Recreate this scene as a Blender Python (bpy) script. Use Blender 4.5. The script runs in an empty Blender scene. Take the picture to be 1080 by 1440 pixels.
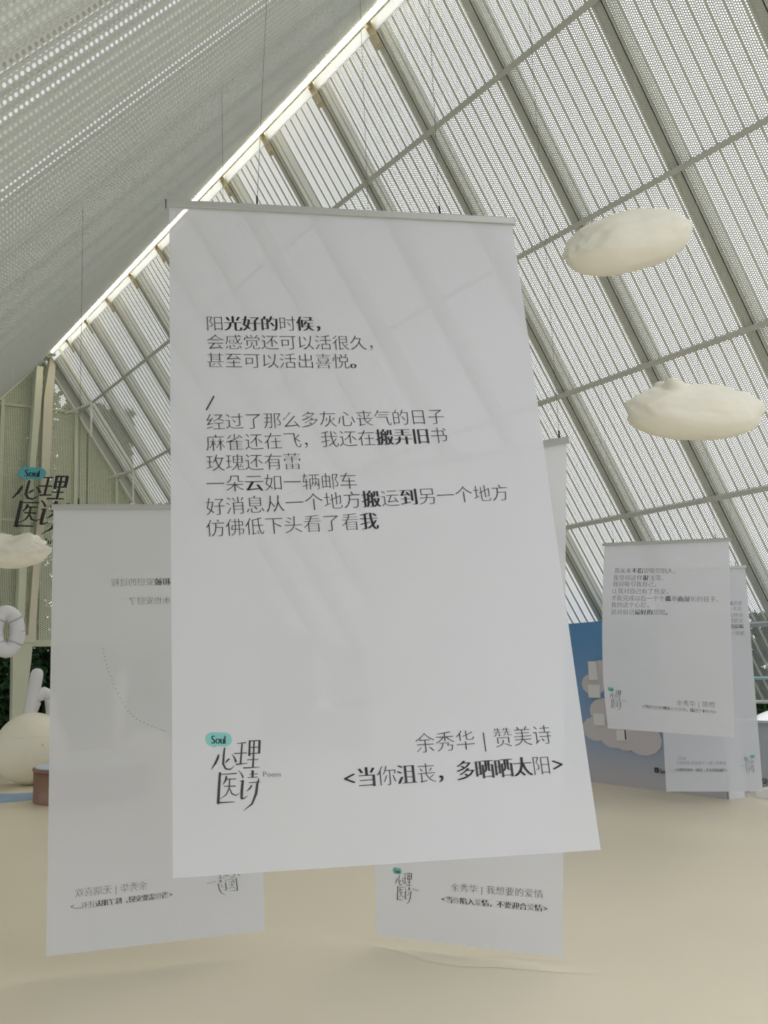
import bpy, math, random
import numpy as np
from mathutils import Vector, Matrix, noise

random.seed(7); rng = np.random.default_rng(7)
SC = bpy.context.scene
COL = bpy.context.collection

# ------------------------------------------------------------------ camera
F = 1309.46; YAW, PITCH, ROLL = .6096, .1636, -.0399
CAMP = Vector((0, 0, 1.55))
fwd = Vector((math.sin(YAW)*math.cos(PITCH), math.cos(YAW)*math.cos(PITCH), math.sin(PITCH)))
rt0 = Vector((math.cos(YAW), -math.sin(YAW), 0)); up0 = rt0.cross(fwd)
RT = math.cos(ROLL)*rt0 + math.sin(ROLL)*up0
UP = -math.sin(ROLL)*rt0 + math.cos(ROLL)*up0
cd = bpy.data.cameras.new('camera'); cam = bpy.data.objects.new('camera', cd)
cd.sensor_fit = 'VERTICAL'; cd.sensor_height = 36; cd.lens = F/1440*36
cd.clip_start = .05; cd.clip_end = 300
cam.matrix_world = Matrix(((RT.x, UP.x, -fwd.x, CAMP.x), (RT.y, UP.y, -fwd.y, CAMP.y), (RT.z, UP.z, -fwd.z, CAMP.z), (0, 0, 0, 1)))
COL.objects.link(cam); SC.camera = cam

# ------------------------------------------------------------------ sky, sun, exposure
W = bpy.data.worlds.new('world'); SC.world = W; W.use_nodes = True
bg = W.node_tree.nodes['Background']
bg.inputs[0].default_value = (.93, .965, 1, 1); bg.inputs[1].default_value = 1.25
sd = bpy.data.lights.new('sun', 'SUN'); sd.energy = .6; sd.angle = .35; sd.color = (1, .95, .87)
so = bpy.data.objects.new('sun', sd); COL.objects.link(so)
so.rotation_euler = Vector((-.62, -.15, -.8)).to_track_quat('-Z', 'Y').to_euler()
SC.view_settings.view_transform = 'Standard'; SC.view_settings.look = 'None'
SC.view_settings.exposure = 0.42; SC.view_settings.gamma = 1; SC.view_settings.use_curve_mapping = False
SC.cycles.max_bounces = 10; SC.cycles.diffuse_bounces = 6; SC.cycles.transparent_max_bounces = 16

# ------------------------------------------------------------------ measuring helpers
def ray(x, y): return RT*((x-540)/F) - UP*((y-720)/F) + fwd
def at_depth(x, y, d): return CAMP + ray(x, y)*d
def on_floor(x, y, z=0.0): d = ray(x, y); return CAMP + d*((z-CAMP.z)/d.z)
def at_y(x, y, Y): d = ray(x, y); return CAMP + d*((Y-CAMP.y)/d.y)
def at_x(x, y, X): d = ray(x, y); return CAMP + d*((X-CAMP.x)/d.x)

# ------------------------------------------------------------------ materials
def mat(name, col, rough=.6, metal=0, noise_amt=0, scale=8, emit=None, estr=0, bump=0, col2=None):
    m = bpy.data.materials.new(name); m.use_nodes = True; nt = m.node_tree
    b = nt.nodes['Principled BSDF']
    b.inputs['Base Color'].default_value = (*col, 1); b.inputs['Roughness'].default_value = rough
    b.inputs['Metallic'].default_value = metal
    if emit:
        b.inputs['Emission Color'].default_value = (*emit, 1); b.inputs['Emission Strength'].default_value = estr
    if noise_amt or bump:
        tc = nt.nodes.new('ShaderNodeTexCoord'); nz = nt.nodes.new('ShaderNodeTexNoise')
        nz.inputs['Scale'].default_value = scale; nz.inputs['Detail'].default_value = 4
        nt.links.new(tc.outputs['Object'], nz.inputs['Vector'])
    if noise_amt:
        mx = nt.nodes.new('ShaderNodeMix'); mx.data_type = 'RGBA'
        c2 = col2 or tuple(c*(1-noise_amt) for c in col)
        mx.inputs[6].default_value = (*col, 1); mx.inputs[7].default_value = (*c2, 1)
        nt.links.new(nz.outputs['Fac'], mx.inputs[0]); nt.links.new(mx.outputs[2], b.inputs['Base Color'])
    if bump:
        bp = nt.nodes.new('ShaderNodeBump'); bp.inputs['Strength'].default_value = bump
        bp.inputs['Distance'].default_value = .02
        nt.links.new(nz.outputs['Fac'], bp.inputs['Height']); nt.links.new(bp.outputs[0], b.inputs['Normal'])
    return m

def film(name, col, trans=.1, tl=.45):
    m = bpy.data.materials.new(name); m.use_nodes = True; nt = m.node_tree; nt.nodes.clear()
    o = nt.nodes.new('ShaderNodeOutputMaterial')
    d = nt.nodes.new('ShaderNodeBsdfDiffuse'); t = nt.nodes.new('ShaderNodeBsdfTranslucent'); tr = nt.nodes.new('ShaderNodeBsdfTransparent')
    g = nt.nodes.new('ShaderNodeTexNoise'); g.inputs['Scale'].default_value = 3; tc = nt.nodes.new('ShaderNodeTexCoord')
    mx = nt.nodes.new('ShaderNodeMix'); mx.data_type = 'RGBA'
    mx.inputs[6].default_value = (*col, 1); mx.inputs[7].default_value = (*[c*.95 for c in col], 1)
    nt.links.new(tc.outputs['Object'], g.inputs['Vector']); nt.links.new(g.outputs['Fac'], mx.inputs[0])
    for n in (d, t): nt.links.new(mx.outputs[2], n.inputs['Color'])
    a = nt.nodes.new('ShaderNodeMixShader'); a.inputs[0].default_value = tl
    nt.links.new(d.outputs[0], a.inputs[1]); nt.links.new(t.outputs[0], a.inputs[2])
    b = nt.nodes.new('ShaderNodeMixShader'); b.inputs[0].default_value = trans
    nt.links.new(a.outputs[0], b.inputs[1]); nt.links.new(tr.outputs[0], b.inputs[2])
    nt.links.new(b.outputs[0], o.inputs['Surface'])
    return m

M_SHEET = mat('white_perforated_metal', (.53, .535, .485), .45, noise_amt=.12, scale=1.5)
M_STEEL = mat('painted_grey_steel', (.78, .80, .74), .5, noise_amt=.12, scale=3)
M_PURLIN = mat('grey_purlin_paint', (.52, .53, .50), .5, noise_amt=.1, scale=3)
M_BLACK = mat('black_fittings_and_gap_shade', (.02, .02, .02), .6, noise_amt=.2)
M_LED = mat('led_diffuser', (1, .95, .8), .5, emit=(1, .86, .62), estr=14, noise_amt=.02)
M_MEMB = film('white_dimming_film', (.74, .76, .75), .13, .85)
M_GABLE = mat('pale_green_perforated_metal', (.72, .75, .60), .5, noise_amt=.08, scale=1)
M_TRIMW = mat('white_aluminium', (.78, .77, .74), .4, noise_amt=.06)
M_FLOOR = mat('beige_vinyl_floor', (.78, .70, .545), .42, noise_amt=.1, scale=.7, bump=.05)
M_GROUND = mat('pale_paving', (.30, .30, .28), .8, noise_amt=.15, scale=2)
M_FILM = film('translucent_banner_film', (.765, .775, .835), .08)
M_RAIL = mat('brushed_rail', (.50, .51, .50), .35, .3, noise_amt=.08)
M_INK = mat('dark_grey_ink', (.035, .035, .04), .7, noise_amt=.1)
M_INKB = mat('ink_seen_through_film', (.13, .13, .14), .7, noise_amt=.1)
M_TEAL = mat('teal_ink', (.20, .52, .49), .6, noise_amt=.08)
M_TEALS = mat('bright_teal_sign', (.09, .42, .50), .5, noise_amt=.08)
M_CLOUD = mat('cream_batting', (.86, .83, .74), .95, noise_amt=.06, scale=9, bump=.1)
M_BALL = mat('cream_inflatable', (.84, .79, .66), .5, noise_amt=.05)
M_INFL = mat('white_inflatable', (.76, .75, .80), .45, noise_amt=.04)
M_COLUMN = mat('pale_green_column', (.66, .69, .55), .5, noise_amt=.08)
M_WIRE = mat('thin_steel_wire', (.12, .12, .12), .4, .6, noise_amt=.1)
M_BROWN = mat('brown_drum_side', (.26, .135, .085), .5, noise_amt=.2, scale=4)
M_PBLUE = mat('pale_blue_top', (.55, .66, .82), .35, noise_amt=.08)
M_BLUEP = mat('blue_floor_print', (.24, .40, .66), .4, noise_amt=.25, scale=4)
M_CARD = mat('white_card', (.72, .73, .78), .5, noise_amt=.04)
M_CLPRINT = mat('printed_cloud', (.52, .52, .60), .6, noise_amt=.35, scale=3, col2=(.62, .55, .57))
M_LEAF = mat('hedge_leaf', (.06, .13, .045), .95, noise_amt=.6, scale=.9, col2=(.02, .07, .03))
M_MARBLE = mat('grey_veined_wall', (.80, .81, .79), .45, noise_amt=.3, scale=3)
M_PEBBLE = mat('pebble', (.30, .30, .28), .7, noise_amt=.6, scale=20)
M_SKYL = film('frosted_ridge_pane', (.92, .92, .9), .12, .75)
M_CARW = mat('white_car_paint', (.8, .8, .8), .3, noise_amt=.03)
M_CARG = mat('dark_car_glass', (.02, .025, .05), .15, noise_amt=.1)

# ------------------------------------------------------------------ object helpers
def tag(o, label=None, cat=None, group=None, kind=None):
    for k, v in (('label', label), ('category', cat), ('group', group), ('kind', kind)):
        if v: o[k] = v
    return o
def link(o, parent=None):
    COL.objects.link(o)
    if parent: o.parent = parent
    return o
def mesh(name, V, Fc, m, parent=None, smooth=False):
    me = bpy.data.meshes.new(name); me.from_pydata([tuple(v) for v in V], [], Fc); me.materials.append(m)
    if smooth: me.polygons.foreach_set('use_smooth', [True]*len(me.polygons))
    me.update()
    o = bpy.data.objects.new(name, me)
    link(o, parent)
    if parent: o.matrix_parent_inverse = PINV(parent)
    return o
def PINV(p):
    bpy.context.view_layer.update(); return p.matrix_world.inverted()
def empty(name, loc=(0, 0, 0)):
    o = bpy.data.objects.new(name, None); o.location = loc; o.empty_display_size = .1; COL.objects.link(o); return o
def bar(P, Q, w, h, upv=(0, 0, 1)):
    """box from P to Q, w along side, h along upv (centred)"""
    P, Q = Vector(P), Vector(Q); d = (Q-P).normalized(); u = Vector(upv); s = d.cross(u).normalized(); u = s.cross(d).normalized()
    V = []
    for e in (P, Q):
        for a, b in ((-1, -1), (1, -1), (1, 1), (-1, 1)): V.append(e + s*(a*w/2) + u*(b*h/2))
    return V, [(3, 2, 1, 0), (4, 5, 6, 7), (0, 1, 5, 4), (1, 2, 6, 5), (2, 3, 7, 6), (3, 0, 4, 7)]
def join(parts):
    V, Fc = [], []
    for v, f in parts:
        n = len(V); V += list(v); Fc += [tuple(i+n for i in q) for q in f]
    return V, Fc
def tube(pts, r, n=8, caps=True):
    V, Fc = [], []
    pts = [Vector(q) for q in pts]
    for k, q in enumerate(pts):
        d = (pts[min(k+1, len(pts)-1)]-pts[max(k-1, 0)]).normalized()
        a = d.cross(Vector((0, 0, 1)) if abs(d.z) < .9 else Vector((0, 1, 0))).normalized(); b = d.cross(a)
        rr = r[k] if isinstance(r, (list, tuple)) else r
        for j in range(n):
            t = 2*math.pi*j/n; V.append(q + a*(rr*math.cos(t)) + b*(rr*math.sin(t)))
    for k in range(len(pts)-1):
        for j in range(n): Fc.append((k*n+j, k*n+(j+1) % n, (k+1)*n+(j+1) % n, (k+1)*n+j))
    if caps: Fc += [tuple(range(n))[::-1], tuple((len(pts)-1)*n+j for j in range(n))]
    return V, Fc
def boxm(x0, x1, y0, y1, z0, z1): return bar(((x0+x1)/2, y0, (z0+z1)/2), ((x0+x1)/2, y1, (z0+z1)/2), x1-x0, z1-z0)
def bevel(o, w=.01, seg=2):
    b = o.modifiers.new('bevel', 'BEVEL'); b.width = w; b.segments = seg; return o

# ------------------------------------------------------------------ tent geometry
H = 7.0; TH = .9829; TL = math.radians(48.6)
RX, RZ = .7512*H, 1.55+H
Y0, DY = .7075*H, .1793*H
I0, I1 = -4, 12
YG = 2.93*H
SDIV = [.02*H+.03, .1988*H, .4377*H, .674*H, .9121*H, 1.148*H, 1.305*H]
dirR = Vector((math.cos(TH), 0, -math.sin(TH))); inR = Vector((-math.sin(TH), 0, -math.cos(TH)))
dirL = Vector((-math.cos(TL), 0, -math.sin(TL))); inL = Vector((math.sin(TL), 0, -math.cos(TL)))
def roofR(y, s, off=0): return Vector((RX, y, RZ)) + dirR*s + inR*off
def roofL(y, s, off=0): return Vector((RX, y, RZ)) + dirL*s + inL*off
def hit_left(x, y):
    d = ray(x, y); o = Vector((RX, 0, RZ)) - CAMP; return CAMP + d*(inL.dot(o)/inL.dot(d))
def hit_right(x, y):
    d = ray(x, y); o = Vector((RX, 0, RZ)) - CAMP; return CAMP + d*(inR.dot(o)/inR.dot(d))

floor = mesh('floor', *boxm(-2.4, 10.5, -6, YG+.1, -.1, 0), M_FLOOR); floor['kind'] = 'structure'
gnd = mesh('floor_outside', *boxm(-60, 70, -60, 80, -.3, -.104), M_GROUND); gnd['kind'] = 'structure'

# perforated corrugated sheet: every hole is a real hexagonal opening
def sheet_mesh(name, width, length, ribs, rows_per_rib, depth, hole=.57, flat=False, p=None, inside=None):
    prof = [(0, 0), (.055, 0), (.070, -depth), (.1045, -depth), (.1195, 0)]
    if flat:
        rows = int(width/(p*.866)); dx = width/rows; pitch = p
        def mp(a): return a, np.zeros_like(a)
    else:
        seg = [math.hypot(prof[k+1][0]-prof[k][0], prof[k+1][1]-prof[k][1]) for k in range(4)]
        cum = np.cumsum([0]+seg); arc = cum[-1]; rows = ribs*rows_per_rib; dx = arc/rows_per_rib; k = width/(ribs*.1195); pitch = dx/.866*k
        px = np.array([q[0] for q in prof]); pz = np.array([q[1] for q in prof])
        def mp(a):
            r = np.floor(a/arc); f = a-r*arc
            return (r*.1195+np.interp(f, cum, px))*k, np.interp(f, cum, pz)
    nj = int(round(length/pitch)); py = length/nj
    I, J = np.meshgrid(np.arange(rows), np.arange(nj), indexing='ij')
    cx = (I.ravel()+.5)*dx; cy = (J.ravel()+.25+.5*(I.ravel() % 2))*py
    if inside is not None:
        k_ = inside(cx, cy); cx = cx[k_]; cy = cy[k_]
    n = len(cx)
    ox = np.array([2/3, 1/3, -1/3, -2/3, -1/3, 1/3])*dx; oy = np.array([0, .5, .5, 0, -.5, -.5])*py
    hf = np.full(n, hole)
    if not flat:                                  # one steep flank of every rib is left solid
        fr = (cx/arc) % 1*arc
        solid = fr > cum[3]+.012
        hf = np.where(solid, .03, hole)
    A = np.concatenate([np.repeat(ox[None], n, 0), ox[None]*hf[:, None]], 1); B = np.concatenate([np.repeat(oy[None], n, 0), oy[None]*hf[:, None]], 1)
    ax = np.clip(cx[:, None]+A, 0, rows*dx-1e-6); ay = cy[:, None]+B
    X, Z = mp(ax.ravel()); Y = ay.ravel()
    co = np.stack([X, Y, Z], 1).astype(np.float32)
    base = (np.arange(n)*12)[:, None, None]
    q = np.array([[k, (k+1) % 6, 6+(k+1) % 6, 6+k] for k in range(6)])[None]
    f = (base+q).reshape(-1, 4).astype(np.int32)
    me = bpy.data.meshes.new(name)
    me.vertices.add(len(co)); me.vertices.foreach_set('co', co.ravel())
    me.loops.add(f.size); me.loops.foreach_set('vertex_index', f.ravel())
    me.polygons.add(len(f)); me.polygons.foreach_set('loop_start', np.arange(0, f.size, 4, dtype=np.int32))
    me.polygons.foreach_set('loop_total', np.full(len(f), 4, dtype=np.int32))
    me.materials.append(M_GABLE if flat else M_SHEET); me.update(); me.validate()
    return me

PW = DY-.008
PL = .2377*H
SHEET = sheet_mesh('perforated_panel', PW, PL, 9, 8, .022)
def slope(root, plane, dirv, inv, sign, sdiv, i0, i1):
    for i in range(i0, i1+1):
        y = Y0+i*DY
        w = DY if i < i1 else YG-(Y0+i1*DY)
        for k in range(len(sdiv)-1):
            a, b = sdiv[k], sdiv[k+1]
            o = bpy.data.objects.new('perforated_panel', SHEET)
            if sign > 0: X = Vector((0, 1, 0)); org = plane(y+.004, a)
            else: X = Vector((0, -1, 0)); org = plane(y+w-.004, a)
            sx = (w-.008)/PW; sy = (b-a)/PL
            m = Matrix(((X.x*sx, dirv.x*sy, inv.x, org.x), (X.y*sx, dirv.y*sy, inv.y, org.y), (X.z*sx, dirv.z*sy, inv.z, org.z), (0, 0, 0, 1)))
            link(o, root); o.matrix_world = m
        # rafter behind the sheet, with a dark strip painting the shade of the joint gap
        P, Q = plane(y+.05, .05, -.13), plane(y+.05, sdiv[-1]+.1, -.13)
        mesh('rafter', *bar(P, Q, .15 if sign > 0 else .09, .17, inv), M_STEEL, root)
        if sign < 0:                                  # sheet added outside the near slope only to dim its openings
            mesh('added_dimming_sheet', *bar(plane(y+w/2, .1, -.24), plane(y+w/2, sdiv[-1]+.1, -.24), w-.02, .004, inv), M_MEMB, root)
            continue
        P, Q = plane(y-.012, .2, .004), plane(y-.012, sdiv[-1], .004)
        mesh('joint_shade_strip', *bar(P, Q, .009, .004, inv), M_BLACK, root)

wr = empty('wall_right'); wr['kind'] = 'structure'
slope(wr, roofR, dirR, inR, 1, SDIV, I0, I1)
for s in SDIV[1:-1]:
    mesh('purlin', *bar(roofR(Y0+I0*DY, s, .02), roofR(YG-.02, s, .02), .055, .04, inR), M_PURLIN, wr)
mesh('edge_channel', *bar(roofR(Y0+I0*DY, 1.256*H, .012), roofR(YG-.02, 1.256*H, .012), .03, .02, inR), mat('pale_teal_edge', (.62, .82, .80), .4, noise_amt=.05), wr)
mesh('edge_channel', *bar(roofR(Y0+I0*DY, 1.307*H, .0), roofR(YG-.02, 1.307*H, .0), .03, .03, inR), M_STEEL, wr)
wl = empty('wall_left'); wl['kind'] = 'structure'
slope(wl, roofL, dirL, inL, -1, [.17+PL*q for q in range(6)]+[.17+PL*5.85], I0, I1)

# ridge: box beam, light line, frosted panes with clips
rg = empty('trim_ridge', (RX, YG, RZ)); rg['kind'] = 'structure'
ya, yb = Y0+I0*DY, 2.822*H
mesh('ridge_beam', *bar((RX, ya, RZ+.05), (RX, YG, RZ+.05), .16, .12), M_STEEL, rg)
mesh('ridge_flashing', *bar(roofL(ya, .10, -.01), roofL(YG, .10, -.01), .17, .012, inL), M_STEEL, rg)
mesh('light_line', *bar((RX-.045, ya, RZ-.075), (RX-.045, yb, RZ-.075), .032, .03), M_LED, rg)
mesh('light_channel', *bar((RX-.018, ya, RZ-.08), (RX-.018, yb, RZ-.08), .012, .05), M_PURLIN, rg)
mesh('light_channel', *bar((RX+.012, ya, RZ-.075), (RX+.012, yb, RZ-.075), .006, .03), M_PURLIN, rg)
for i in range(I0, I1+1):
    y = Y0+i*DY; w = DY if i < I1 else YG-y
    mesh('ridge_pane', *bar(roofR(y+.07, .12, .0), roofR(y+w-.02, .12, .0), .13, .008, inR), M_SKYL, rg)
    c = mesh('rafter_clip', *join([bar(roofR(y+.035, .03, .03), roofR(y+.035, .36, .03), .10, .01, inR),
        bar(roofR(y+.035, .03, .05), roofR(y+.035, .12, .05), .03, .05, inR)]), mat('clip_beige', (.50, .44, .33), .5, noise_amt=.3, scale=20) if i == I0 else bpy.data.materials['clip_beige'], rg)
    for sy in (-.025, .025):
        for ss in (.2, .3):
            mesh('bolt', *tube([roofR(y+.035+sy, ss, .036), roofR(y+.035+sy, ss, .046)], .009, 6), M_PURLIN, c)
mesh('end_bracket', *join([bar((RX-.16, yb+.02, RZ-.10), (RX+.06, yb+.02, RZ-.10), .10, .03), bar((RX-.04, yb-.1, RZ-.05), (RX-.04, yb+.1, RZ-.05), .06, .12)]), M_PURLIN, rg)

# gable: flat perforated panels, one per bay, cut along both slopes
wb = empty('wall_back', (RX, YG, 0)); wb['kind'] = 'structure'
ZB = CAMP.z+.104*H*(YG/(2.82*H))
def ztop(x): return np.where(x > RX, RZ-(x-RX)*math.tan(TH), RZ-(RX-x)*math.tan(TL))
xw = 1.0
xl = RX-(RZ-ZB)/math.tan(TL); xr = RX+(RZ-ZB)/math.tan(TH)
k0 = math.floor((xl-RX)/xw); k1 = math.ceil((xr-RX)/xw)
for k in range(k0, k1):
    xa = RX+k*xw
    zt = float(max(ztop(np.array([xa, xa+xw]))));
    if k in (-1, 0): zt = RZ
    me = sheet_mesh('gable_panel', xw-.01, max(zt-ZB, .1), 9, 10, 0, hole=.52, flat=True, p=.04,
                    inside=lambda a, b: (b+ZB < ztop(xa+a)-.02))
    o = bpy.data.objects.new('gable_panel', me); link(o, wb); o.matrix_parent_inverse = PINV(wb)
    o.matrix_basis = Matrix(((1, 0, 0, xa+.005), (0, 0, 1, YG), (0, 1, 0, ZB), (0, 0, 0, 1)))
for (a, b, w_) in (((RX, RZ), (xl, ZB), .10), ((RX, RZ), (xr, ZB), .10)):
    mesh('edge_beam', *bar((a[0], YG-.03, a[1]), (b[0], YG-.03, b[1]), .06, w_, (0, 1, 0)), M_TRIMW, wb)
mesh('sill_rail', *bar((xl, YG-.03, ZB), (xr, YG-.03, ZB), .06, .14), M_COLUMN, wb)
z1 = at_y(60, 575, YG).z; z2 = at_y(10, 731, YG).z
for z in (z1, z2):
    a_ = RX-(RZ-z)/math.tan(TL); b_ = RX+(RZ-z)/math.tan(TH)
    mesh('rail', *bar((a_, YG-.03, z), (b_, YG-.03, z), .04, .045), M_COLUMN, wb)
for px, py in ((106, 600), (163, 680), (2, 600)):
    x = at_y(px, py, YG).x
    mesh('mullion', *bar((x, YG-.05, ZB), (x, YG-.05, float(ztop(np.array(x)))-.05), .06, .06, (0, 1, 0)), M_COLUMN, wb)
# end truss braces between the last frame and the gable
tr = Y0+11.5*DY
for s in SDIV[1:4]:
    P = roofR(tr, s, .05)
    g = Vector((P.x-.25, YG-.05, P.z))
    mesh('brace', *bar(P, g, .035, .035), M_STEEL, wr)
    mesh('brace', *bar(P, P-Vector((0, 0, .75)), .035, .035, (0, 1, 0)), M_STEEL, wr)
mesh('portal_rafter', *bar(roofR(tr, .1, .03), roofR(tr, 1.3*H, .03), .05, .05, inR), M_STEEL, wr)

# two leaning pale columns in front of the gable and the pier below
def col_px(name, pts, d, m, parent):
    """pts: (x_left, x_right, y) in the photograph, standing at y = d"""
    V = []
    for xl_, xr_, y in pts:
        A, B = at_y(xl_, y, d), at_y(xr_, y, d); A.z = B.z = (A.z+B.z)/2
        V += [A, B, B+Vector((0, .22, 0)), A+Vector((0, .22, 0))]
    Fc = [(0, 1, 2, 3), tuple(range(len(V)-4, len(V)))[::-1]]
    for k in range(len(pts)-1):
        for j in range(4): Fc.append((k*4+j, k*4+4+j, k*4+4+(j+1) % 4, k*4+(j+1) % 4))
    return mesh(name, V, Fc, m, parent)
yc = YG-.5
B0 = on_floor(22, 1092)
c1 = tag(empty('support_column', at_y(45, 905, yc)), 'tall pale column on the right, reaching the end of the bright roof ridge', 'column', 'gable supports')
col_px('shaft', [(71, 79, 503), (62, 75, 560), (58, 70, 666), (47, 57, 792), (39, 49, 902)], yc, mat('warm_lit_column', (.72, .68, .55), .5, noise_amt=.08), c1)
mesh('head_plate', *boxm(at_y(75, 500, yc).x-.14, at_y(75, 500, yc).x+.14, yc-.02, yc+.26, at_y(75, 500, yc).z-.05, at_y(75, 500, yc).z-.01), M_STEEL, c1)
c2 = tag(empty('support_column', at_y(30, 860, yc)), 'shorter pale column just left of the one under the ridge end', 'column', 'gable supports')
col_px('shaft', [(52, 61, 515), (50, 60, 545), (42, 50, 657), (28, 38, 792), (24, 34, 880)], yc-.02, M_COLUMN, c2)
c3 = tag(empty('entrance_pier', at_y(30, 1000, yc)), 'broad tapering pale green pier standing behind the big cream ball', 'pier')
col_px('pier_body', [(18, 47, 895), (18, 44, 930), (17.5, 38, 975), (17, 33, 1010), (16, 31, 1062)], yc-.04, M_COLUMN, c3)
col_px('pier_cap', [(15, 50, 893), (15, 50, 903)], yc-.1, M_COLUMN, c3)

# right low wall, kerb, pebbles
zl = at_x(1075, 1013, 10.4).z
lw = mesh('trim_low_wall', *boxm(10.4, 10.55, -6, YG, 0, zl-.03), M_MARBLE); lw['kind'] = 'structure'
lc = mesh('trim_ledge', *boxm(10.34, 10.6, -6, YG, zl-.03, zl), M_TRIMW); lc['kind'] = 'structure'
kb = mesh('trim_kerb', *boxm(9.12, 9.35, -6, 6.3, 0, .09), M_TRIMW); kb['kind'] = 'structure'
kb2 = mesh('trim_kerb_back', *boxm(9.12, 9.35, 9.4, YG, 0, .09), M_TRIMW); kb2['kind'] = 'structure'
V, Fc = [], []
for q in range(5200):
    x = rng.uniform(9.4, 10.3); y = rng.uniform(-1, 12); r = rng.uniform(.012, .03); z = r*.5+rng.uniform(0, .05)
    n = len(V)
    for (a, b, c) in ((1, 0, 0), (-1, 0, 0), (0, 1, 0), (0, -1, 0), (0, 0, .7), (0, 0, -.7)): V.append((x+a*r*rng.uniform(.7, 1.3), y+b*r, z+c*r))
    Fc += [tuple(n+t for t in f) for f in ((0, 2, 4), (2, 1, 4), (1, 3, 4), (3, 0, 4), (2, 0, 5), (1, 2, 5), (3, 1, 5), (0, 3, 5))]
tag(mesh('pebbles', V, Fc, M_PEBBLE), 'grey pebbles filling the gutter along the right wall', 'pebbles', kind='stuff')

# floor crease (vinyl edge) near the middle banner
fold_px = [(520, 1322), (560, 1331), (600, 1344), (645, 1351), (700, 1352), (760, 1357), (800, 1360), (840, 1361)]
pts = [on_floor(*q) for q in fold_px]
V, Fc = [], []
for k, P in enumerate(pts):
    t = k/(len(pts)-1); hgt = .012*math.sin(math.pi*min(1, max(.02, t*.96+.02)))
    d = (P-CAMP); d.z = 0; d.normalize()
    for off, z in ((-.10, .001), (-.03, hgt), (0, hgt*1.1), (.09, .001)): V.append((P.x+d.x*off, P.y+d.y*off, z))
for k in range(len(pts)-1):
    for j in range(3): Fc.append((k*4+j, k*4+j+1, k*4+5+j, k*4+4+j))
mesh('crease', V, Fc, M_FLOOR, floor, True)
bp = [on_floor(x, y, .004) for x, y in ((-60, 1118), (-20, 1116), (20, 1116), (52, 1114), (54, 1123), (38, 1125), (22, 1127), (0, 1129), (-25, 1131), (-60, 1131))]
V = bp+[v-Vector((0, 0, .004)) for v in bp]; n = len(bp)
tag(mesh('floor_decal', V, [tuple(range(n))]+[(k, (k+1) % n, n+(k+1) % n, n+k) for k in range(n)], M_BLUEP), 'blue wavy patch printed on the beige floor left of the brown drum', 'floor print')

# ------------------------------------------------------------------ lettering
DGU = bpy.context.view_layer
_gc = {}
def _fill(polys):
    c = bpy.data.curves.new('g', 'CURVE'); c.dimensions = '2D'; c.fill_mode = 'BOTH'
    for P in polys:
        sp = c.splines.new('POLY'); sp.points.add(len(P)-1); sp.use_cyclic_u = True
        sp.points.foreach_set('co', np.concatenate([P, np.zeros((len(P), 1)), np.ones((len(P), 1))], 1).ravel())
    o = bpy.data.objects.new('g', c); COL.objects.link(o)
    bpy.context.view_layer.update()
    me = bpy.data.meshes.new_from_object(o.evaluated_get(bpy.context.evaluated_depsgraph_get()))
    V = [(v.co.x, v.co.y) for v in me.vertices]; Fc = [tuple(p.vertices) for p in me.polygons]
    ar = sum(p.area for p in me.polygons)
    bpy.data.objects.remove(o); bpy.data.meshes.remove(me); bpy.data.curves.remove(c)
    return V, Fc, ar
def _area(P): x, y = P[:, 0], P[:, 1]; return .5*float(np.sum(x*np.roll(y, -1)-np.roll(x, -1)*y))
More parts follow.
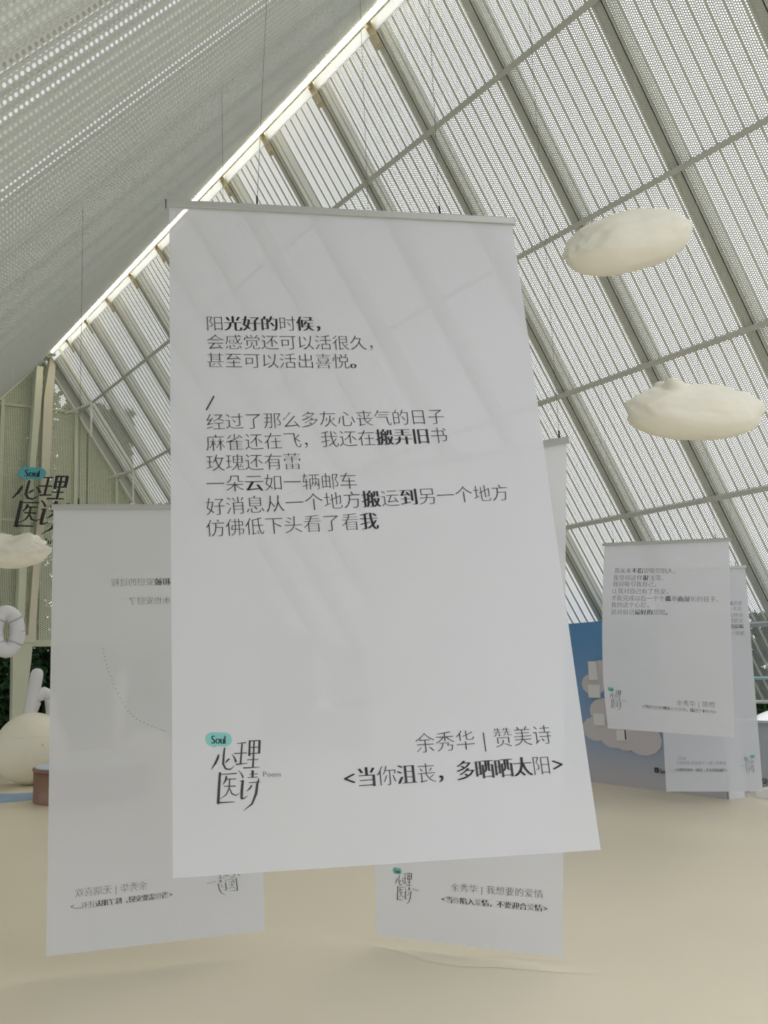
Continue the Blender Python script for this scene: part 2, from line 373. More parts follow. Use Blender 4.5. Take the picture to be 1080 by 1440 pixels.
def glyph(ch, weight='light'):
    """glyph outline centred in its em box, re-weighted: light = slender, bold = heavy uprights and fine level strokes"""
    key = (ch, weight)
    if key in _gc: return _gc[key]
    c = bpy.data.curves.new('g', 'FONT'); c.body = ch; c.size = 1; c.resolution_u = 2
    o = bpy.data.objects.new('g', c); COL.objects.link(o)
    bpy.context.view_layer.update(); dg = bpy.context.evaluated_depsgraph_get()
    oe = o.evaluated_get(dg); k = oe.to_curve(dg, apply_modifiers=False)
    polys = []
    for s in k.splines:
        bp = s.bezier_points; n = len(bp); P = []
        for i in range(n):
            a, b = bp[i], bp[(i+1) % n]
            p0, p1, p2, p3 = a.co, a.handle_right, b.handle_left, b.co
            chord = (p3-p0).length; arc = (p1-p0).length+(p2-p1).length+(p3-p2).length
            P.append(p0.copy())
            if arc > chord*1.01 and chord > .02:
                for t in (.33, .67): P.append(p0*(1-t)**3+p1*(3*t*(1-t)**2)+p2*(3*t*t*(1-t))+p3*t**3)
        Q = [P[0]]
        for q in P[1:]:
            if (q-Q[-1]).length > .008: Q.append(q)
        if (Q[-1]-Q[0]).length < .008 and len(Q) > 3: Q.pop()
        if len(Q) > 2: polys.append(np.array([(q.x, q.y) for q in Q]))
    oe.to_curve_clear(); bpy.data.objects.remove(o)
    if not polys: _gc[key] = ([], [], 0); return _gc[key]
    allp = np.concatenate(polys); x0, x1 = allp[:, 0].min(), allp[:, 0].max()
    cx = .5 if ord(ch) > 0x2000 else (x0+x1)/2
    big = max(polys, key=lambda P: abs(_area(P))); sgn = 1 if _area(big) > 0 else -1
    polys = [(P-np.array([cx, .35])) for P in polys]
    def moved(wx, wy):
        out = []
        for P in polys:
            e1 = P-np.roll(P, 1, 0); e2 = np.roll(P, -1, 0)-P
            n1 = np.stack([e1[:, 1], -e1[:, 0]], 1); n2 = np.stack([e2[:, 1], -e2[:, 0]], 1)
            n1 /= np.linalg.norm(n1, axis=1)[:, None]+1e-9; n2 /= np.linalg.norm(n2, axis=1)[:, None]+1e-9
            m_ = n1+n2; m_ = m_/(1e-9+np.maximum(.55, (m_*m_).sum(1)/2))[:, None]
            out.append(P+m_*np.array([wx, wy])*sgn)
        return out
    wx0, wy0 = (-.013, -.020)
    ref = _fill(polys); best = ref
    a0 = sum(_area(P) for P in polys)*sgn
    for f in (1, .75, .5, .3):
        pp = moved(wx0*f, wy0*f); ex = sum(_area(P) for P in pp)*sgn
        r = _fill(pp)
        if abs(r[2]-ex) < .05*abs(ex) and r[2] > .3*a0: best = r; break
    V, Fc = best[0], best[1]
    if weight == 'bold':
        V2, F2 = [], []
        for dx in (-.036, -.018, 0, .018, .036):
            n = len(V2); V2 += [(x+dx, y) for x, y in V]; F2 += [tuple(n+t for t in f) for f in Fc]
        V, Fc = V2, F2
    _gc[key] = (V, Fc, x1-x0); return _gc[key]

NARROW = {'<': .72, '>': .72, '|': .9, '…': .9, '，': 1.0}
def line2d(text, P, Q, bold=(), em=1.0, mirror=False, cond=1.0, allbold=False, adv=None):
    """P, Q: 2-D centres of first and last glyph on the sheet; returns triangles"""
    pos = [0]
    for i in range(1, len(text)): pos.append(pos[-1]+(NARROW.get(text[i-1], 1)+NARROW.get(text[i], 1))/2)
    P, Q = Vector(P), Vector(Q); L = (Q-P).length; a = L/pos[-1] if pos[-1] else (adv or .05)
    d = (Q-P).normalized() if L > 1e-6 else Vector((1, 0))
    if mirror: n = Vector((d.y, -d.x))
    else: n = Vector((-d.y, d.x))
    if n.y < 0: n = -n
    V, Fc = [], []; runs = [(V, Fc)]
    for i, ch in enumerate(text):
        if ch == '|' or (i and text[i-1] in '|，'): V, Fc = [], []; runs.append((V, Fc))
        b = allbold or i in bold
        g = glyph(ch, 'bold' if b else 'light')
        c = P + d*(pos[i]*a); k = len(V); s = a*em
        for x, y in g[0]: V.append(c + d*(x*s) + n*(y*s))
        Fc += [tuple(k+t for t in f) for f in g[1]]
    return [r for r in runs if r[0]]

# sheet surface through four corners (TL, TR, BR, BL), gently bowed
class Sheet:
    def __init__(s, TL_, TR_, BR_, BL_, bow=.02, curl=0.0, edgebow=None):
        s.c = [Vector(v) for v in (TL_, TR_, BR_, BL_)]
        s.n = (s.c[1]-s.c[0]).cross(s.c[0]-s.c[3]).normalized()       # towards the camera side
        if s.n.dot(CAMP-s.c[0]) < 0: s.n = -s.n
        s.bow = bow; s.curl = curl; s.eb = edgebow
        s.w = (s.c[1]-s.c[0]).length; s.h = (s.c[0]-s.c[3]).length
    def P(s, u, v, off=0):                                            # u right, v down, 0..1
        a, b, c, d = s.c
        p = (a*(1-u)+b*u)*(1-v) + (d*(1-u)+c*u)*v
        p = p + s.n*(s.bow*math.sin(math.pi*v)*math.cos((u-.3)*2.2) + s.curl*math.sin(2*math.pi*v) + off)
        if s.eb: p = p + (b-a).normalized()*s.eb(u, v)
        return p
    def uv(s, x, y):
        """where the sight line of a measured point meets the sheet"""
        d = ray(x, y); u, v = .5, .5
        for _ in range(12):
            p = s.P(u, v); pu = (s.P(u+1e-3, v)-p)/1e-3; pv = (s.P(u, v+1e-3)-p)/1e-3
            M3 = Matrix(((pu.x, pv.x, -d.x), (pu.y, pv.y, -d.y), (pu.z, pv.z, -d.z)))
            r = M3.inverted() @ (CAMP-p)
            u += r.x; v += r.y
        return u, v
    def m(s, x, y): u, v = s.uv(x, y); return Vector((u*s.w, -v*s.h))
    def lay(s, name, V2, Fc, m_, parent, off=.0015):
        A = [s.P(q[0]/s.w, -q[1]/s.h, off) for q in V2]; B = [s.P(q[0]/s.w, -q[1]/s.h, -off) for q in V2]
        n = len(A)
        return mesh(name, A+B, list(Fc)+[tuple(n+i for i in f[::-1]) for f in Fc], m_, parent)
    def text(s, name, text, p, q, parent, bold=(), mirror=False, m_=None, em=1.0, cond=1.0, allbold=False):
        for V, Fc in line2d(text, s.m(*p), s.m(*q), bold, em, mirror, cond, allbold): s.lay(name, V, Fc, m_ or M_INK, parent)

# ---- the mark drawn stroke by stroke (units: a 1080 square, y down)
STROKES = [
 [(255,420,14),(243,455,22),(222,500,20),(178,565,4)],
 [(313,352,14),(302,430,19),(295,510,19),(318,555,16),(360,562,12),(385,545,7),(405,522,3)],
 [(358,458,12),(335,478,16),(315,500,4)], [(385,415,4),(408,450,14),(422,490,22)],
 [(435,310,6),(525,300,10)], [(485,310,15),(465,510,17)], [(405,408,8),(530,400,8)], [(420,512,14),(535,500,5)],
 [(562,278,18),(552,430,20)], [(560,285,10),(665,277,8)], [(660,275,22),(650,405,22)], [(565,347,8),(650,342,8)],
 [(560,408,8),(650,400,8)], [(605,285,14),(585,540,17)], [(530,467,7),(640,462,7)], [(490,546,12),(650,536,5)],
 [(262,590,22),(238,888,26)], [(262,610,6),(425,598,10)], [(240,875,14),(398,868,6)],
 [(325,625,18),(315,665,18),(288,708,4)], [(318,655,8),(418,650,8)], [(298,722,7),(412,718,10)],
 [(355,650,12),(348,740,12),(318,800,10),(255,843,3)], [(355,745,8),(372,790,12),(410,807,10),(450,785,3)],
 [(442,568,4),(470,600,10),(487,640,16)], [(452,672,6),(492,665,10)], [(482,665,24),(470,760,26),(465,838,22)],
 [(462,838,16),(495,832,10),(525,808,3)], [(582,568,26),(578,635,20)], [(548,605,6),(632,600,6)], [(528,638,6),(628,632,6)],
 [(540,685,7),(655,678,7)], [(640,645,10),(622,700,22),(607,790,24),(565,885,16),(480,950,3)], [(568,710,16),(547,742,14),(515,768,3)],
]
def stroke_mesh(st, extra=0):
    V, Fc = [], []
    pts = [Vector(q[:2]) for q in st]
    for k, q in enumerate(pts):
        d = (pts[min(k+1, len(pts)-1)]-pts[max(k-1, 0)]).normalized(); n = Vector((-d.y, d.x))*((st[k][2]+extra)/2)
        V += [q+n, q-n]
    for k in range(len(pts)-1): Fc.append((2*k, 2*k+1, 2*k+3, 2*k+2))
    return V, Fc
def latin(text, x0, x1, y, hgt, allbold=False):
    V, Fc = [], []; ws = []
    gl = [glyph(c, 'bold' if allbold else 'light') for c in text]
    tot = sum(g[2]+.07 for g in gl); k = (x1-x0)/tot; x = x0
    for g in gl:
        w = g[2]; n = len(V); c = x+(w+.07)/2*k
        for a, b in g[0]: V.append(Vector((c+a*k, y-b*hgt/.72)))
        Fc += [tuple(n+t for t in f) for f in g[1]]; x += (w+.07)*k
    return V, Fc
def badge():
    V = []; cx0, cx1, cy, r = 190, 322, 272, 66
    for k in range(13): t = math.pi/2+math.pi*k/12; V.append(Vector((cx0+r*.95*math.cos(t), cy-r*math.sin(t))))
    V += [Vector((190, 338)), Vector((210, 354)), Vector((232, 338))]
    for k in range(13): t = -math.pi/2+math.pi*k/12; V.append(Vector((cx1+r*.95*math.cos(t), cy-r*math.sin(t))))
    n = len(V); V.append(Vector((256, cy)))
    return V, [(k, (k+1) % n, n) for k in range(n)]
MARK = join([stroke_mesh(s) for s in STROKES])
MARKB = join([stroke_mesh(s, 5) for s in STROKES])
POEM = latin('Poem', 680, 858, 602, 52)
BADGE = badge(); SOUL = latin('Soul', 183, 325, 275, 84, True)
LM = []     # mark measured on the big banner, in units of its own box
def put_mark(sh, parent, box, mirror=False, big=None, ink=None, thick=False, off=0.0):
    (ax, ay), (bx, by) = box
    if big:
        a, b = sh.m(*big[0]), sh.m(*big[1])
    else: a, b = sh.m(ax, ay), sh.m(bx, by)
    def f(q):
        X = (q[0]-125)/735; Y = (q[1]-200)/755
        # the drawing above carries the sight-line tilt of the big banner: take it back out
        Y2 = Y+.055*(X-.5)
        return (a.x+(b.x-a.x)*X, a.y+(b.y-a.y)*Y2)
    ink = ink or M_INK
    for name, (V, Fc), m_, of in (('mark_badge', BADGE, M_TEAL, .001), ('mark_badge_text', SOUL, ink, .002), ('mark_lettering', MARKB if thick else MARK, ink, .0015), ('mark_small_text', POEM, ink, .0015)):
        sh.lay(name, [f(q) for q in V], Fc, m_, parent, of+off)

def banner(sh, label, wires, group='hanging poem banners', rail_ext=(.01, .01), nx=10, ny=24):
    root = empty('hanging_banner', sh.P(.5, 0)); tag(root, label, 'banner', group)
    V = [sh.P(i/nx, j/ny) for j in range(ny+1) for i in range(nx+1)]
    Fc = [(j*(nx+1)+i, j*(nx+1)+i+1, (j+1)*(nx+1)+i+1, (j+1)*(nx+1)+i) for j in range(ny) for i in range(nx)]
    mesh('film_sheet', V, Fc, M_FILM, root, True)
    d = (sh.P(1, 0)-sh.P(0, 0)).normalized(); A, B = sh.P(0, 0)-d*rail_ext[0], sh.P(1, 0)+d*rail_ext[1]
    up = Vector((0, 0, .009))
    rail = mesh('top_rail', *join([bar(A+up, B+up, .022, .022), bar(A+up*1.9+Vector((0, 0, .004)), B+up*1.9+Vector((0, 0, .004)), .012, .008)]), M_RAIL, root)
    mesh('rail_shadow_groove', *bar(A-up*.3, B-up*.3, .024, .003), M_PURLIN, rail)
    for E_, s in ((A, -1), (B, 1)): mesh('end_cap', *bar(E_+up, E_+up+d*(.004*s), .025, .025), M_BLACK if s < 0 else M_RAIL, rail)
    for (u, top) in wires:
        P = sh.P(u, 0)+Vector((0, 0, .03))
        mesh('clip', *tube([P-Vector((0, 0, .012)), P+Vector((0, 0, .03))], .004, 6), M_BLACK, root)
        mesh('wire', *tube([P, top], .0012, 4), M_WIRE, root)
    return root
def up_to_left(P, x=None): return Vector((P.x, P.y, RZ-(RX-P.x)*math.tan(TL)-.01)) if P.x < RX else Vector((P.x, P.y, RZ-(P.x-RX)*math.tan(TH)-.01))

# ---- 1: the big banner
a = CAMP+Vector((1.264, 3.161, 1.764)); b = CAMP+Vector((2.496, 2.585, 1.751)); c = CAMP+Vector((2.359, 2.223, -.618)); d = CAMP+Vector((1.126, 2.798, -.605))
S1 = Sheet(a, b, c, d, .0, .004)
b1 = banner(S1, 'largest white banner in the middle with nine lines of dark poem text', [(.245, hit_left(375, -3)), (.78, up_to_left(S1.P(.78, 0)))])
T = S1.text
for args in (
 ('阳光好的时候，', (302, 455.5), (454, 456), (1, 2, 3, 5, 6)),
 ('会感觉还可以活很久，', (303, 481.5), (528, 483), ()),
 ('甚至可以活出喜悦。', (303, 507.5), (504, 509), (8,)),
 ('经过了那么多灰心丧气的日子', (303, 594), (613, 586.5), ()),
 ('麻雀还在飞，我还在搬弄旧书', (303, 623.5), (617, 613), (9, 10, 11)),
 ('玫瑰还有蕾', (303, 651.5), (411, 649.5), ()),
 ('一朵云如一辆邮车', (303, 681), (490, 677), (2,)),
 ('好消息从一个地方搬运到另一个地方', (303, 713), (703, 693.5), (8, 10)),
 ('仿佛低下头看了看我', (303, 743.5), (519, 733.5), (8,)),
 ('余秀华|赞美诗', (597.8, 1045.5), (762, 1034), ()),
): T('poem_line', args[0], args[1], args[2], b1, args[3], em=1.03)
T('title_line', '<当你沮丧，多晒晒太阳>', (491.5, 1095), (784, 1075.5), b1, (0, 1, 3, 5, 6, 7, 8, 9, 11), em=1.04)
mv = S1.m(290, 577); mw = S1.m(301, 557)
S1.lay('slash', *stroke_mesh([(mv.x, mv.y, .005), (mw.x, mw.y, .005)]), M_INK, b1)
put_mark(S1, b1, ((288.5, 1032), (397.4, 1138)))

# ---- 2: left banner, seen from its back
a = CAMP+Vector((1.453, 5.384, .962)); b = CAMP+Vector((2.525, 4.955, .962)); c = CAMP+Vector((2.53, 4.95, -1.432)); d = CAMP+Vector((1.458, 5.379, -1.449))
S2 = Sheet(a, b, c, d, .012, .006)
b2 = banner(S2, 'white banner at left seen from behind, mirrored text, standing left of the largest one', [(.12, up_to_left(S2.P(.12, 0))), (.85, up_to_left(S2.P(.85, 0)))])
T = lambda *k, **kw: S2.text('mirrored_line', *k, mirror=True, **kw)
T('和被安慰的过程', (234.5, 818), (162, 819.5), b2, (0, 1), m_=M_INKB)
T('水也安慰了', (234.5, 844), (186, 845.5), b2, (), m_=M_INKB)
T('余秀华|无端喜欢', (201, 1246), (111.6, 1255.5), b2, (), m_=M_INKB, em=1.05)
T('<当你需要安慰，除了朋友还有…>', (240, 1258), (101.8, 1275), b2, (0, 1, 3, 4, 5, 6, 7, 8, 9, 10, 11, 14, 15), m_=M_INK, em=1.06)
put_mark(S2, b2, ((341, 1211), (291, 1262)), ink=M_INKB)
cur = [(119, 889), (145, 913), (148, 929), (153, 945), (160, 962), (169, 982), (180, 1000), (192, 1011), (208, 1019), (225, 1026), (236, 1029)]
V, Fc = [], []
pts2 = [S2.m(*q) for q in cur[1:]]
for k in range(len(pts2)-1):
    for t in (0, .33, .66):
        P = pts2[k].lerp(pts2[k+1], t); r = .0032; n = len(V)
        V += [P+Vector((r, 0)), P+Vector((0, r)), P-Vector((r, 0)), P-Vector((0, r))]; Fc.append((n, n+1, n+2, n+3))
S2.lay('dotted_curve', V, Fc, M_INKB, b2)['kind'] = 'stuff'

# ---- 3: middle banner behind the largest
BL, BR = on_floor(530, 1315, .06), on_floor(791, 1347, .06)
dd = ray(797, 622)
tt = min(np.arange(2.5, 6, .002), key=lambda t: abs((CAMP+dd*float(t)-BR).length-2.62) + (0 if t < 5.5 else 9))
TRp = CAMP+dd*float(tt); TLp = BL+(TRp-BR)
S3 = Sheet(TLp, TRp, BR, BL, .0, .004)
b3 = banner(S3, 'white banner almost hidden behind the largest one, its foot near the floor', [(.97, up_to_left(S3.P(.97, 0))), (.1, up_to_left(S3.P(.1, 0)))])
S3.text('poem_line', '余秀华|我想要的爱情', (640, 1248), (757.6, 1257), b3)
S3.text('title_line', '<当你陷入爱情，不要迎合爱情>', (623.4, 1264.6), (767, 1277.6), b3, (0, 1, 3, 4, 6, 7, 8, 9, 10, 11, 13, 14), em=1.05)
put_mark(S3, b3, ((552, 1220), (590, 1274)))

# ---- 4 and 5: right pair
k = .74
a, b, c, d = [CAMP+Vector(v)*k for v in ((9.413, 8.406, 1.46), (9.995, 6.924, 1.355), (9.98, 7.11, -1.02), (9.482, 8.689, -.922))]
S4 = Sheet(a, b, c, d, .0, .0, lambda u, v: (1-u)*(-.03*math.sin(math.pi*v)+.035*max(0, v-.75)*4*(v-.0)*.6))
b4 = banner(S4, 'white banner at right in front, seven short lines above, readable from here', [(.9, up_to_left(S4.P(.9, 0))), (.08, up_to_left(S4.P(.08, 0)))])
T = lambda *k_, **kw: S4.text('poem_line', *k_, **kw)
T('我从来不指望吸引别人，', (867.8, 802.7), (951, 802.9), b4, (3, 4))
T('我觉得这样很浅薄。', (866.2, 812.4), (934, 813), b4, (5,))
T('我得吸引我自己，', (865.5, 821.5), (924, 821.7), b4)
T('让我对自己有了热爱，', (864.4, 831), (941, 832.2), b4)
T('才能完成以后一个个孤单而漫长的日子。', (863.3, 841), (1011.5, 843), b4, (9, 11, 12))
T('我的这个心愿，', (863.3, 850.7), (913.5, 850.9), b4)
T('是对自己最好的馈赠。', (863, 860.7), (940, 861.3), b4, (4, 5, 6, 9))
T('余秀华|馈赠', (955.5, 988.6), (1001, 991), b4)
S4.text('title_line', '<当你为讨好他人心力交瘁，我已了不吃亏>', (905, 993.3), (1005.5, 1001.5), b4, (0, 1, 6, 7, 12, 13, 14, 16, 19), em=1.08)
put_mark(S4, b4, ((854.4, 966.5), (882, 1000)))

BL, BR = on_floor(937, 1113, .14), on_floor(1073, 1113, .14)
dd = ray(1048, 798)
tt = min(np.arange(6, 12, .002), key=lambda t: abs((CAMP+dd*float(t)).z-BR.z-2.3))
TRp = CAMP+dd*float(tt); TLp = BL+(TRp-BR)
S5 = Sheet(TLp, TRp, BR, BL, .0, .0)
b5 = banner(S5, 'white banner at far right partly behind another, mirrored lettering near its foot', [(.9, up_to_left(S5.P(.9, 0))), (.1, up_to_left(S5.P(.1, 0)))])
T = lambda *k_, **kw: S5.text('mirrored_line', *k_, mirror=True, m_=M_INKB, **kw)
for tx, yy, xx, bo in (('像陪跑', 848.4, 1040, (2,)), ('喜多余', 856, 1040, ()), ('在何方', 865, 1041.5, ()), ('又得到', 873, 1042, ()), ('湖湿潮湿', 881, 1043, (0, 1, 2, 3)), ('落失一', 890.7, 1044, ())):
    T(tx, (xx, yy), (xx-7*(len(tx)-1), yy-.1), b5, bo)
T('自白', (962, 1066.7), (956, 1066.6), b5)
T('余秀华|给一个热爱生活的自己', (1019, 1073.5), (954, 1073), b5, em=1.1)
T('<当你觉得人生，愿你一切安好快乐>', (1021.5, 1083.5), (949.6, 1082.6), b5, range(20), em=1.15)
put_mark(S5, b5, ((1061.5, 1061.5), (1043, 1089)), ink=M_INKB)

# ------------------------------------------------------------------ blue display board
A = on_floor(841, 1101); B = on_floor(1023, 1124); C_ = on_floor(1050, 1121)
lo = (A-B).normalized(); A2 = A+lo*1.3; th = (C_-B); hz = 2.0
root = tag(empty('display_board', (A2+B)/2), 'blue display board printed with clouds, standing behind the right banners', 'board')
bm_ = bpy.data.materials.new('blue_gradient_print'); bm_.use_nodes = True; nt = bm_.node_tree; bs = nt.nodes['Principled BSDF']; bs.inputs['Roughness'].default_value = .55
tc = nt.nodes.new('ShaderNodeTexCoord'); sp = nt.nodes.new('ShaderNodeSeparateXYZ'); rp = nt.nodes.new('ShaderNodeValToRGB')
nt.links.new(tc.outputs['Generated'], sp.inputs[0]); nt.links.new(sp.outputs['Z'], rp.inputs[0]); nt.links.new(rp.outputs[0], bs.inputs['Base Color'])
e = rp.color_ramp.elements; e[0].position = .05; e[0].color = (.46, .45, .50, 1); e[1].position = .9; e[1].color = (.10, .27, .56, 1)
q_ = e.new(.35); q_.color = (.22, .34, .56, 1)
V = [A2, B, B+th, A2+th]; V = V+[v+Vector((0, 0, hz)) for v in V]
mesh('board_body', V, [(0, 1, 2, 3), (7, 6, 5, 4), (0, 4, 5, 1), (1, 5, 6, 2), (2, 6, 7, 3), (3, 7, 4, 0)], bm_, root)
mesh('side_panel', *join([bar(B+th*.5-lo*.008+Vector((0, 0, 0)), B+th*.5-lo*.008+Vector((0, 0, hz)), th.length, .016, lo)]), M_CARD, root)
SB = Sheet(A+Vector((0, 0, hz)), B+Vector((0, 0, hz)), B, A, 0, 0)
def blob(cx, cy, r, n=14): return [Vector((cx+r*math.cos(2*math.pi*k/n), cy+r*.62*math.sin(2*math.pi*k/n))) for k in range(n)]
def relief(name, V2, m_, t0=0.002, t1=.02):
    n = len(V2); F_ = [SB.P(q[0]/SB.w, -q[1]/SB.h, t1) for q in V2]; K = [SB.P(q[0]/SB.w, -q[1]/SB.h, t0) for q in V2]
    return mesh(name, F_+K, [tuple(range(n))]+[(k, n+k, n+(k+1) % n, (k+1) % n) for k in range(n)], m_, root)
for i, (px, py, r) in enumerate(((846, 945, .24), (835, 962, .22), (850, 1000, .26), (838, 1025, .24), (862, 1036, .22), (905, 1040, .30), (880, 1038, .24))):
    q = SB.m(px, py); relief('cloud_print', blob(q.x, q.y, r), M_CLPRINT, .001, .006+.0008*i)
for x0, y0, x1, y1 in ((829, 930, 842, 956), (829, 963, 846, 981), (837, 1003, 853, 1020), (869, 1026, 885, 1042)):
    p_, q = SB.m(x0, y0), SB.m(x1, y1)
    card = relief('photo_card', [Vector((p_.x, p_.y)), Vector((q.x, p_.y)), Vector((q.x, q.y)), Vector((p_.x, q.y))], M_CARD, .008, .03)
p_, q = SB.m(881, 1026), SB.m(883.5, 1040)
relief('card_peg', [Vector((p_.x, p_.y)), Vector((q.x, p_.y)), Vector((q.x, q.y)), Vector((p_.x, q.y))], M_INK, .03, .036)
p_, q = SB.m(920.5, 1079), SB.m(927, 1087)
rr = Vector(((p_.x+q.x)/2, (p_.y+q.y)/2)); hw = (q.x-p_.x)/2; hh = (p_.y-q.y)/2
ico = [rr+Vector((hw*(abs(math.cos(t))**.4)*math.copysign(1, math.cos(t)), hh*(abs(math.sin(t))**.4)*math.copysign(1, math.sin(t)))) for t in [2*math.pi*k/20 for k in range(20)]]
relief('app_icon', ico, M_INK, .002, .008)
V, Fc = latin('S', 0, 1, 0, 1.6)
SB.lay('icon_letter', [(rr.x+(v.x-.5)*hw*.7, rr.y-v.y*hh*.55) for v in V], Fc, M_CARD, root, .01)
V, Fc = latin('Soul', 0, 1, 0, .42, True); p0 = SB.m(928.5, 1084); p1 = SB.m(940.5, 1085)
SB.lay('board_text', [(p0.x+v.x*(p1.x-p0.x), p0.y-v.y*(p1.x-p0.x)) for v in V], Fc, M_INK, root, .01)

# ------------------------------------------------------------------ clouds of batting
def ico(sub=5):
    import bmesh
    bm = bmesh.new(); bmesh.ops.create_icosphere(bm, subdivisions=sub, radius=1)
    V = [v.co.copy() for v in bm.verts]; Fc = [tuple(v.index for v in f.verts) for f in bm.faces]; bm.free(); return V, Fc
ICO5 = ico(5)
def cloud(px, py, depth, wpx, hpx, tilt, seed, label, topbump=.10, extra=()):
    c = at_depth(px, py, depth); s = depth/F; a_ = wpx*s/2; h_ = hpx*s/2
    root = tag(empty('cotton_cloud', c), label, 'cloud', 'white batting clouds hung from the roof')
    V = []
    ct, st = math.cos(tilt), math.sin(tilt)
    for v in ICO5[0]:
        n1 = noise.noise(v*2.3+Vector((seed, 0, 0))); n2 = noise.noise(v*5.5+Vector((0, seed, 0)))
        cell = noise.voronoi(v*2.6+Vector((seed, seed, 0)))[0][0]
        amt = topbump*(1.0 if v.y > -.15 else .35)
        r = 1+amt*(n1*1.0+n2*.5)+amt*.25*(.35-cell)
        q = v*r
        for (ex, ey, er, ea) in extra:
            dq = math.hypot(v.x-ex, v.y-ey)
            if dq < er: q = q*(1+ea*(1-(dq/er)**2)**2)
        q.x = math.copysign(abs(q.x)**.86, q.x); q.y = math.copysign(abs(q.y)**.9, q.y)
        X, Y, Z = q.x*a_, q.y*h_, q.z*a_*.55
        X, Y = X*ct-Y*st, X*st+Y*ct
        V.append(c+RT*X+UP*Y+fwd*Z)
    mesh('cloud_body', V, ICO5[1], M_CLOUD, root, True)
    for dx in (-.4, .35):
        P = c+RT*(dx*a_)+Vector((0, 0, h_*.75)); mesh('wire', *tube([P, up_to_left(P)], .0004, 4), M_TRIMW, root)
    return root
cloud(882, 341, 6.6, 180, 82, .22, 3.1, 'upper of the two batting clouds hanging at right, tilted', .10)
cloud(976, 580, 7.0, 190, 78, -.02, 8.7, 'lower right batting cloud, level with a small peak on top', .09, ((-.3, .85, .2, .28),))
cloud(14, 776, 9.0, 108, 46, .0, 5.2, 'small lumpy batting cloud at the left edge below the wall lettering', .26, ((.35, .8, .4, .2), (-.3, .85, .4, .12)))

# ------------------------------------------------------------------ left corner objects
def sphere(px, py, depth, label, name, R=None, rpx=None, sit=True, seam=True):
    c = at_depth(px, py, depth); R = R or rpx*depth/F
    if sit: c.z = R*.985
    root = tag(empty(name, (c.x, c.y, 0)), label, 'ball')
    V = [c+Vector((v.x*R, v.y*R, v.z*R*.985)) for v in ICO5[0]]
    mesh('ball_skin', V, ICO5[1], M_BALL, root, True)
    if seam:
        mesh('seam', *tube([c+Vector((R*1.001*math.cos(t)*.93, R*1.001*math.sin(t)*.93, R*.985*.367)) for t in [2*math.pi*k/48 for k in range(49)]], .004, 5), M_BALL, root)
        dv = (CAMP-c).normalized(); v_ = (dv+RT*.35+UP*.1).normalized()
        mesh('air_valve', *tube([c+v_*R*.99, c+v_*R*1.012], .015, 8), M_PURLIN, root)
    return root
sphere(45, 1037, 14.1, 'large cream inflatable ball on the floor at the left edge', 'inflatable_ball', rpx=50)
sphere(207, 1037, 15.2, 'smaller cream ball, a pale dome faintly seen through the left banner', 'inflatable_ball', R=.36, seam=False)

def inflated(name, path, r, label, yv, close=False, foot=True):
    """rounded letter from a measured path standing at y=yv"""
    pts = [at_y(x, y, yv) for x, y in path]
    if foot: pts[-1].z = r*.95
    if close: pts = pts+[pts[0]]
    fine = []
    for k in range(len(pts)-1):
        for t in (0, .34, .67): fine.append(pts[k].lerp(pts[k+1], t))
    fine.append(pts[-1])
    if not close:
        d0 = (fine[0]-fine[1]).normalized(); d1 = (fine[-1]-fine[-2]).normalized(); n = len(fine)
        fine = [fine[0]+d0*r*.9, fine[0]+d0*r*.6]+fine+[fine[-1]+d1*r*.6, fine[-1]+d1*r*.9]
        rad = [r*.35, r*.78]+[r]*n+[r*.78, r*.35]
    else: rad = [r]*len(fine)
    return tube(fine, rad, 16, not close)
yh = 16.2; s_ = yh/F/.8
hl = tag(empty('inflatable_letter', at_y(50, 1070, yh)), 'white inflatable letter h behind the big cream ball', 'letter', 'white inflatable letters')
V1 = inflated('h', [(52, 948), (48, 970), (43, 995), (38, 1020), (34, 1060)], .105, '', yh)
V2 = inflated('h', [(45, 998), (52, 981), (62, 974), (71, 980), (73, 1000), (71, 1060)], .10, '', yh)
hm = mesh('letter_body', *join([V1, V2]), M_INFL, hl, True)
ol = tag(empty('inflatable_letter', at_y(10, 923, 14.0)), 'white inflatable letter o hanging at the left edge under the cloud', 'letter', 'white inflatable letters')
pth = [(9+16*math.cos(t), 888-27*math.sin(t)) for t in [2*math.pi*k/20 for k in range(20)]]
mesh('letter_body', *inflated('o', pth, .105, '', 14.0, True, False), M_INFL, ol, True)
P = at_y(9, 856, 14.0); mesh('wire', *tube([P, up_to_left(P)], .002, 4), M_TRIMW, ol)
ll = tag(empty('inflatable_letter', at_y(168, 1050, 15.6)), 'pale upright inflatable letter faintly seen through the left banner', 'letter', 'white inflatable letters')
mesh('letter_body', *inflated('l', [(171, 950), (169, 985), (167, 1055)], .10, '', 15.6), M_INFL, ll, True)

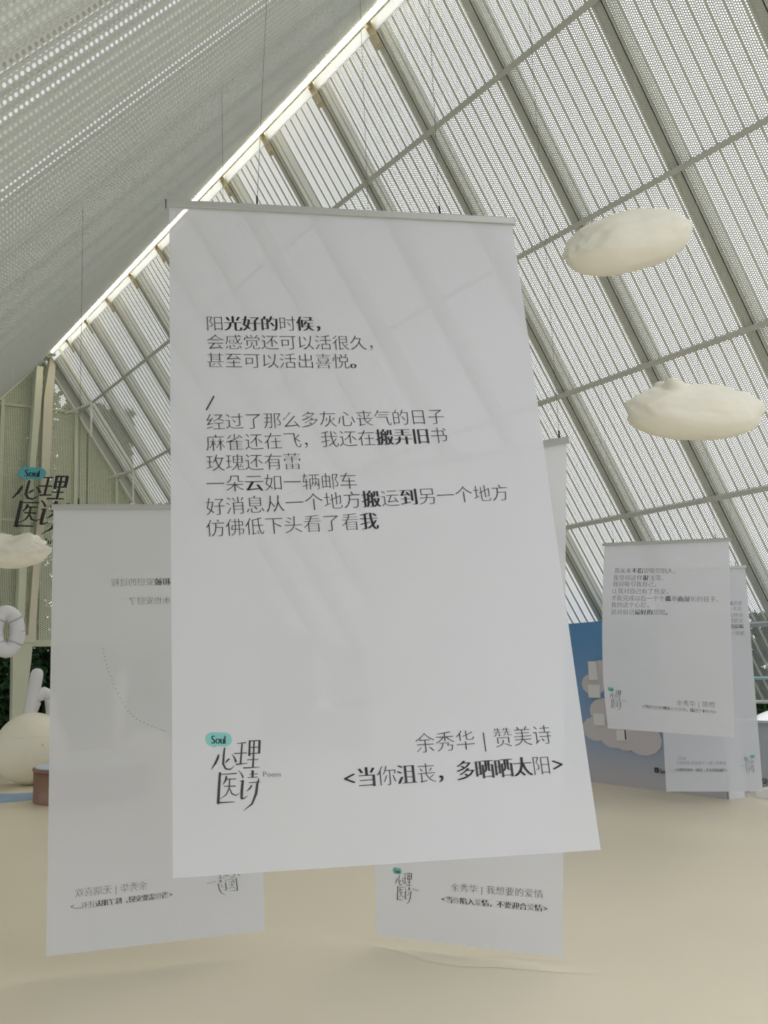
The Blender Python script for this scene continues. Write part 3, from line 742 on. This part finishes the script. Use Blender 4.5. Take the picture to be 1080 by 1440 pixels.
# brown drum
dep = 11.1; R_ = 88*dep/F; e0 = on_floor(50, 1125); fw = Vector((fwd.x, fwd.y, 0)).normalized(); rh = Vector((RT.x, RT.y, 0)).normalized()
c = e0+rh*R_; hD = .43
root = tag(empty('round_drum_table', (c.x, c.y, 0)), 'low round brown drum with a pale blue top, half hidden by the left banner', 'table')
def lathe(c, prof, n=64):
    V = [Vector((c.x+r*math.cos(2*math.pi*k/n), c.y+r*math.sin(2*math.pi*k/n), z)) for r, z in prof for k in range(n)]
    Fc = [(j*n+k, j*n+(k+1) % n, (j+1)*n+(k+1) % n, (j+1)*n+k) for j in range(len(prof)-1) for k in range(n)]
    return V, Fc+[tuple((len(prof)-1)*n+k for k in range(n))]
mesh('drum_side', *lathe(c, [(R_*.985, 0), (R_*.985, hD*.9)]), M_BROWN, root, True)
mesh('drum_rim', *lathe(c, [(R_*.985, hD*.9), (R_, hD*.91), (R_, hD-.005), (R_*.985, hD)]), M_BROWN, root)
mesh('drum_top', *lathe(c, [(R_*.96, hD), (R_*.96, hD+.008), (R_*.95, hD+.012)]), M_PBLUE, root)

# lettering on the gable
sg = Sheet(at_y(8.8, 657.8, YG-.8), at_y(119.7, 657.8, YG-.8), at_y(119.7, 750.6, YG-.8), at_y(8.8, 750.6, YG-.8), 0, 0)
root = tag(empty('wall_sign', at_y(55, 760, YG-.1)), 'large black brush-style lettering with a blue speech badge on the back wall', 'sign')
def fs(q):
    X = (q[0]-125)/735; Y = (q[1]-200)/755; X2 = X+.10*(.5-Y); Y2 = Y+.08*(X-.35); return (X2*sg.w, -Y2*sg.h)
def fsb(q): v = fs(q); return (v[0]+.16, v[1]-.0)
M_SIGN = mat('black_sign_face', (.012, .012, .012), .5, noise_amt=.1)
sg.lay('sign_badge', [fsb(q) for q in BADGE[0]], BADGE[1], M_TEALS, root, .012)
sg.lay('sign_badge_text', [fsb(q) for q in SOUL[0]], SOUL[1], M_SIGN, root, .02)
sg.lay('sign_lettering', [fs(q) for q in MARKB[0]], MARKB[1], M_SIGN, root, .015)
sg.lay('sign_small_text', [(v[0], v[1]) for v in [fs(q) for q in POEM[0]]], POEM[1], M_SIGN, root, .015)
sg.text('sign_line', 'So', (4, 757), (10, 758), root, allbold=True, m_=M_SIGN, em=1.6)
sg.text('sign_line', 'du', (63, 760), (70, 761), root, allbold=True, m_=M_SIGN, em=1.6)

# ------------------------------------------------------------------ outside: hedges and a parked car
def hedge(label, boxes, n, size, m_, name='hedge'):
    V = []; 
    for (x0, x1, y0, y1, z0, z1, k) in boxes:
        P = rng.uniform((x0, y0, z0), (x1, y1, z1), (int(n*k), 3))
        u = rng.normal(size=P.shape); u /= np.linalg.norm(u, axis=1)[:, None]
        w_ = rng.normal(size=P.shape); w_ -= (w_*u).sum(1)[:, None]*u; w_ /= np.linalg.norm(w_, axis=1)[:, None]
        sz = rng.uniform(.6, 1.3, (len(P), 1))*size
        V.append(np.stack([P-u*sz, P+w_*sz*.45, P+u*sz, P-w_*sz*.45], 1).reshape(-1, 3))
    V = np.concatenate(V); F_ = np.arange(len(V)).reshape(-1, 4)
    me = bpy.data.meshes.new(name); me.from_pydata(V.tolist(), [], F_.tolist()); me.materials.append(m_)
    o = bpy.data.objects.new(name, me); link(o); return tag(o, label, 'hedge', kind='stuff')
hedge('dark green hedge seen under and through the perforated back wall', [(-6, 13, YG+1.6, YG+3.2, -.1, 2.6, 1.9), (-3, 6.3, YG+2.2, YG+3.8, 2.4, 10.8, 2.3), (6.3, 7.9, YG+1.6, YG+2.8, 2.4, 8.2, .6), (7.9, 9.6, YG+1.6, YG+2.8, 2.4, 5.8, .35)], 24000, .13, M_LEAF)
hedge('low dark hedge outside beyond the right wall', [(13.2, 14.4, -4, 22, -.1, 2.15, 1)], 38000, .11, M_LEAF)
P = at_x(1078, 1000, 12.0)
root = tag(empty('parked_car', (P.x, P.y-.6, -.1)), 'white car parked outside, glimpsed through the gap at the right edge', 'car')
def ell(cx, cy, cz, a, b, h): return [Vector((cx+v.x*a, cy+v.y*b, cz+v.z*h)) for v in ICO5[0]], ICO5[1]
cy = P.y-1.2
mesh('car_body', *ell(12.1, cy, .50, .75, 1.5, .36), M_CARW, root, True)
mesh('car_windows', *ell(12.1, cy-.1, .84, .62, .95, .32), M_CARG, root, True)
for yy in (-.9, .9): mesh('wheel', *tube([(11.42, cy+yy, .2), (11.6, cy+yy, .2)], .3, 20), M_BLACK, root)
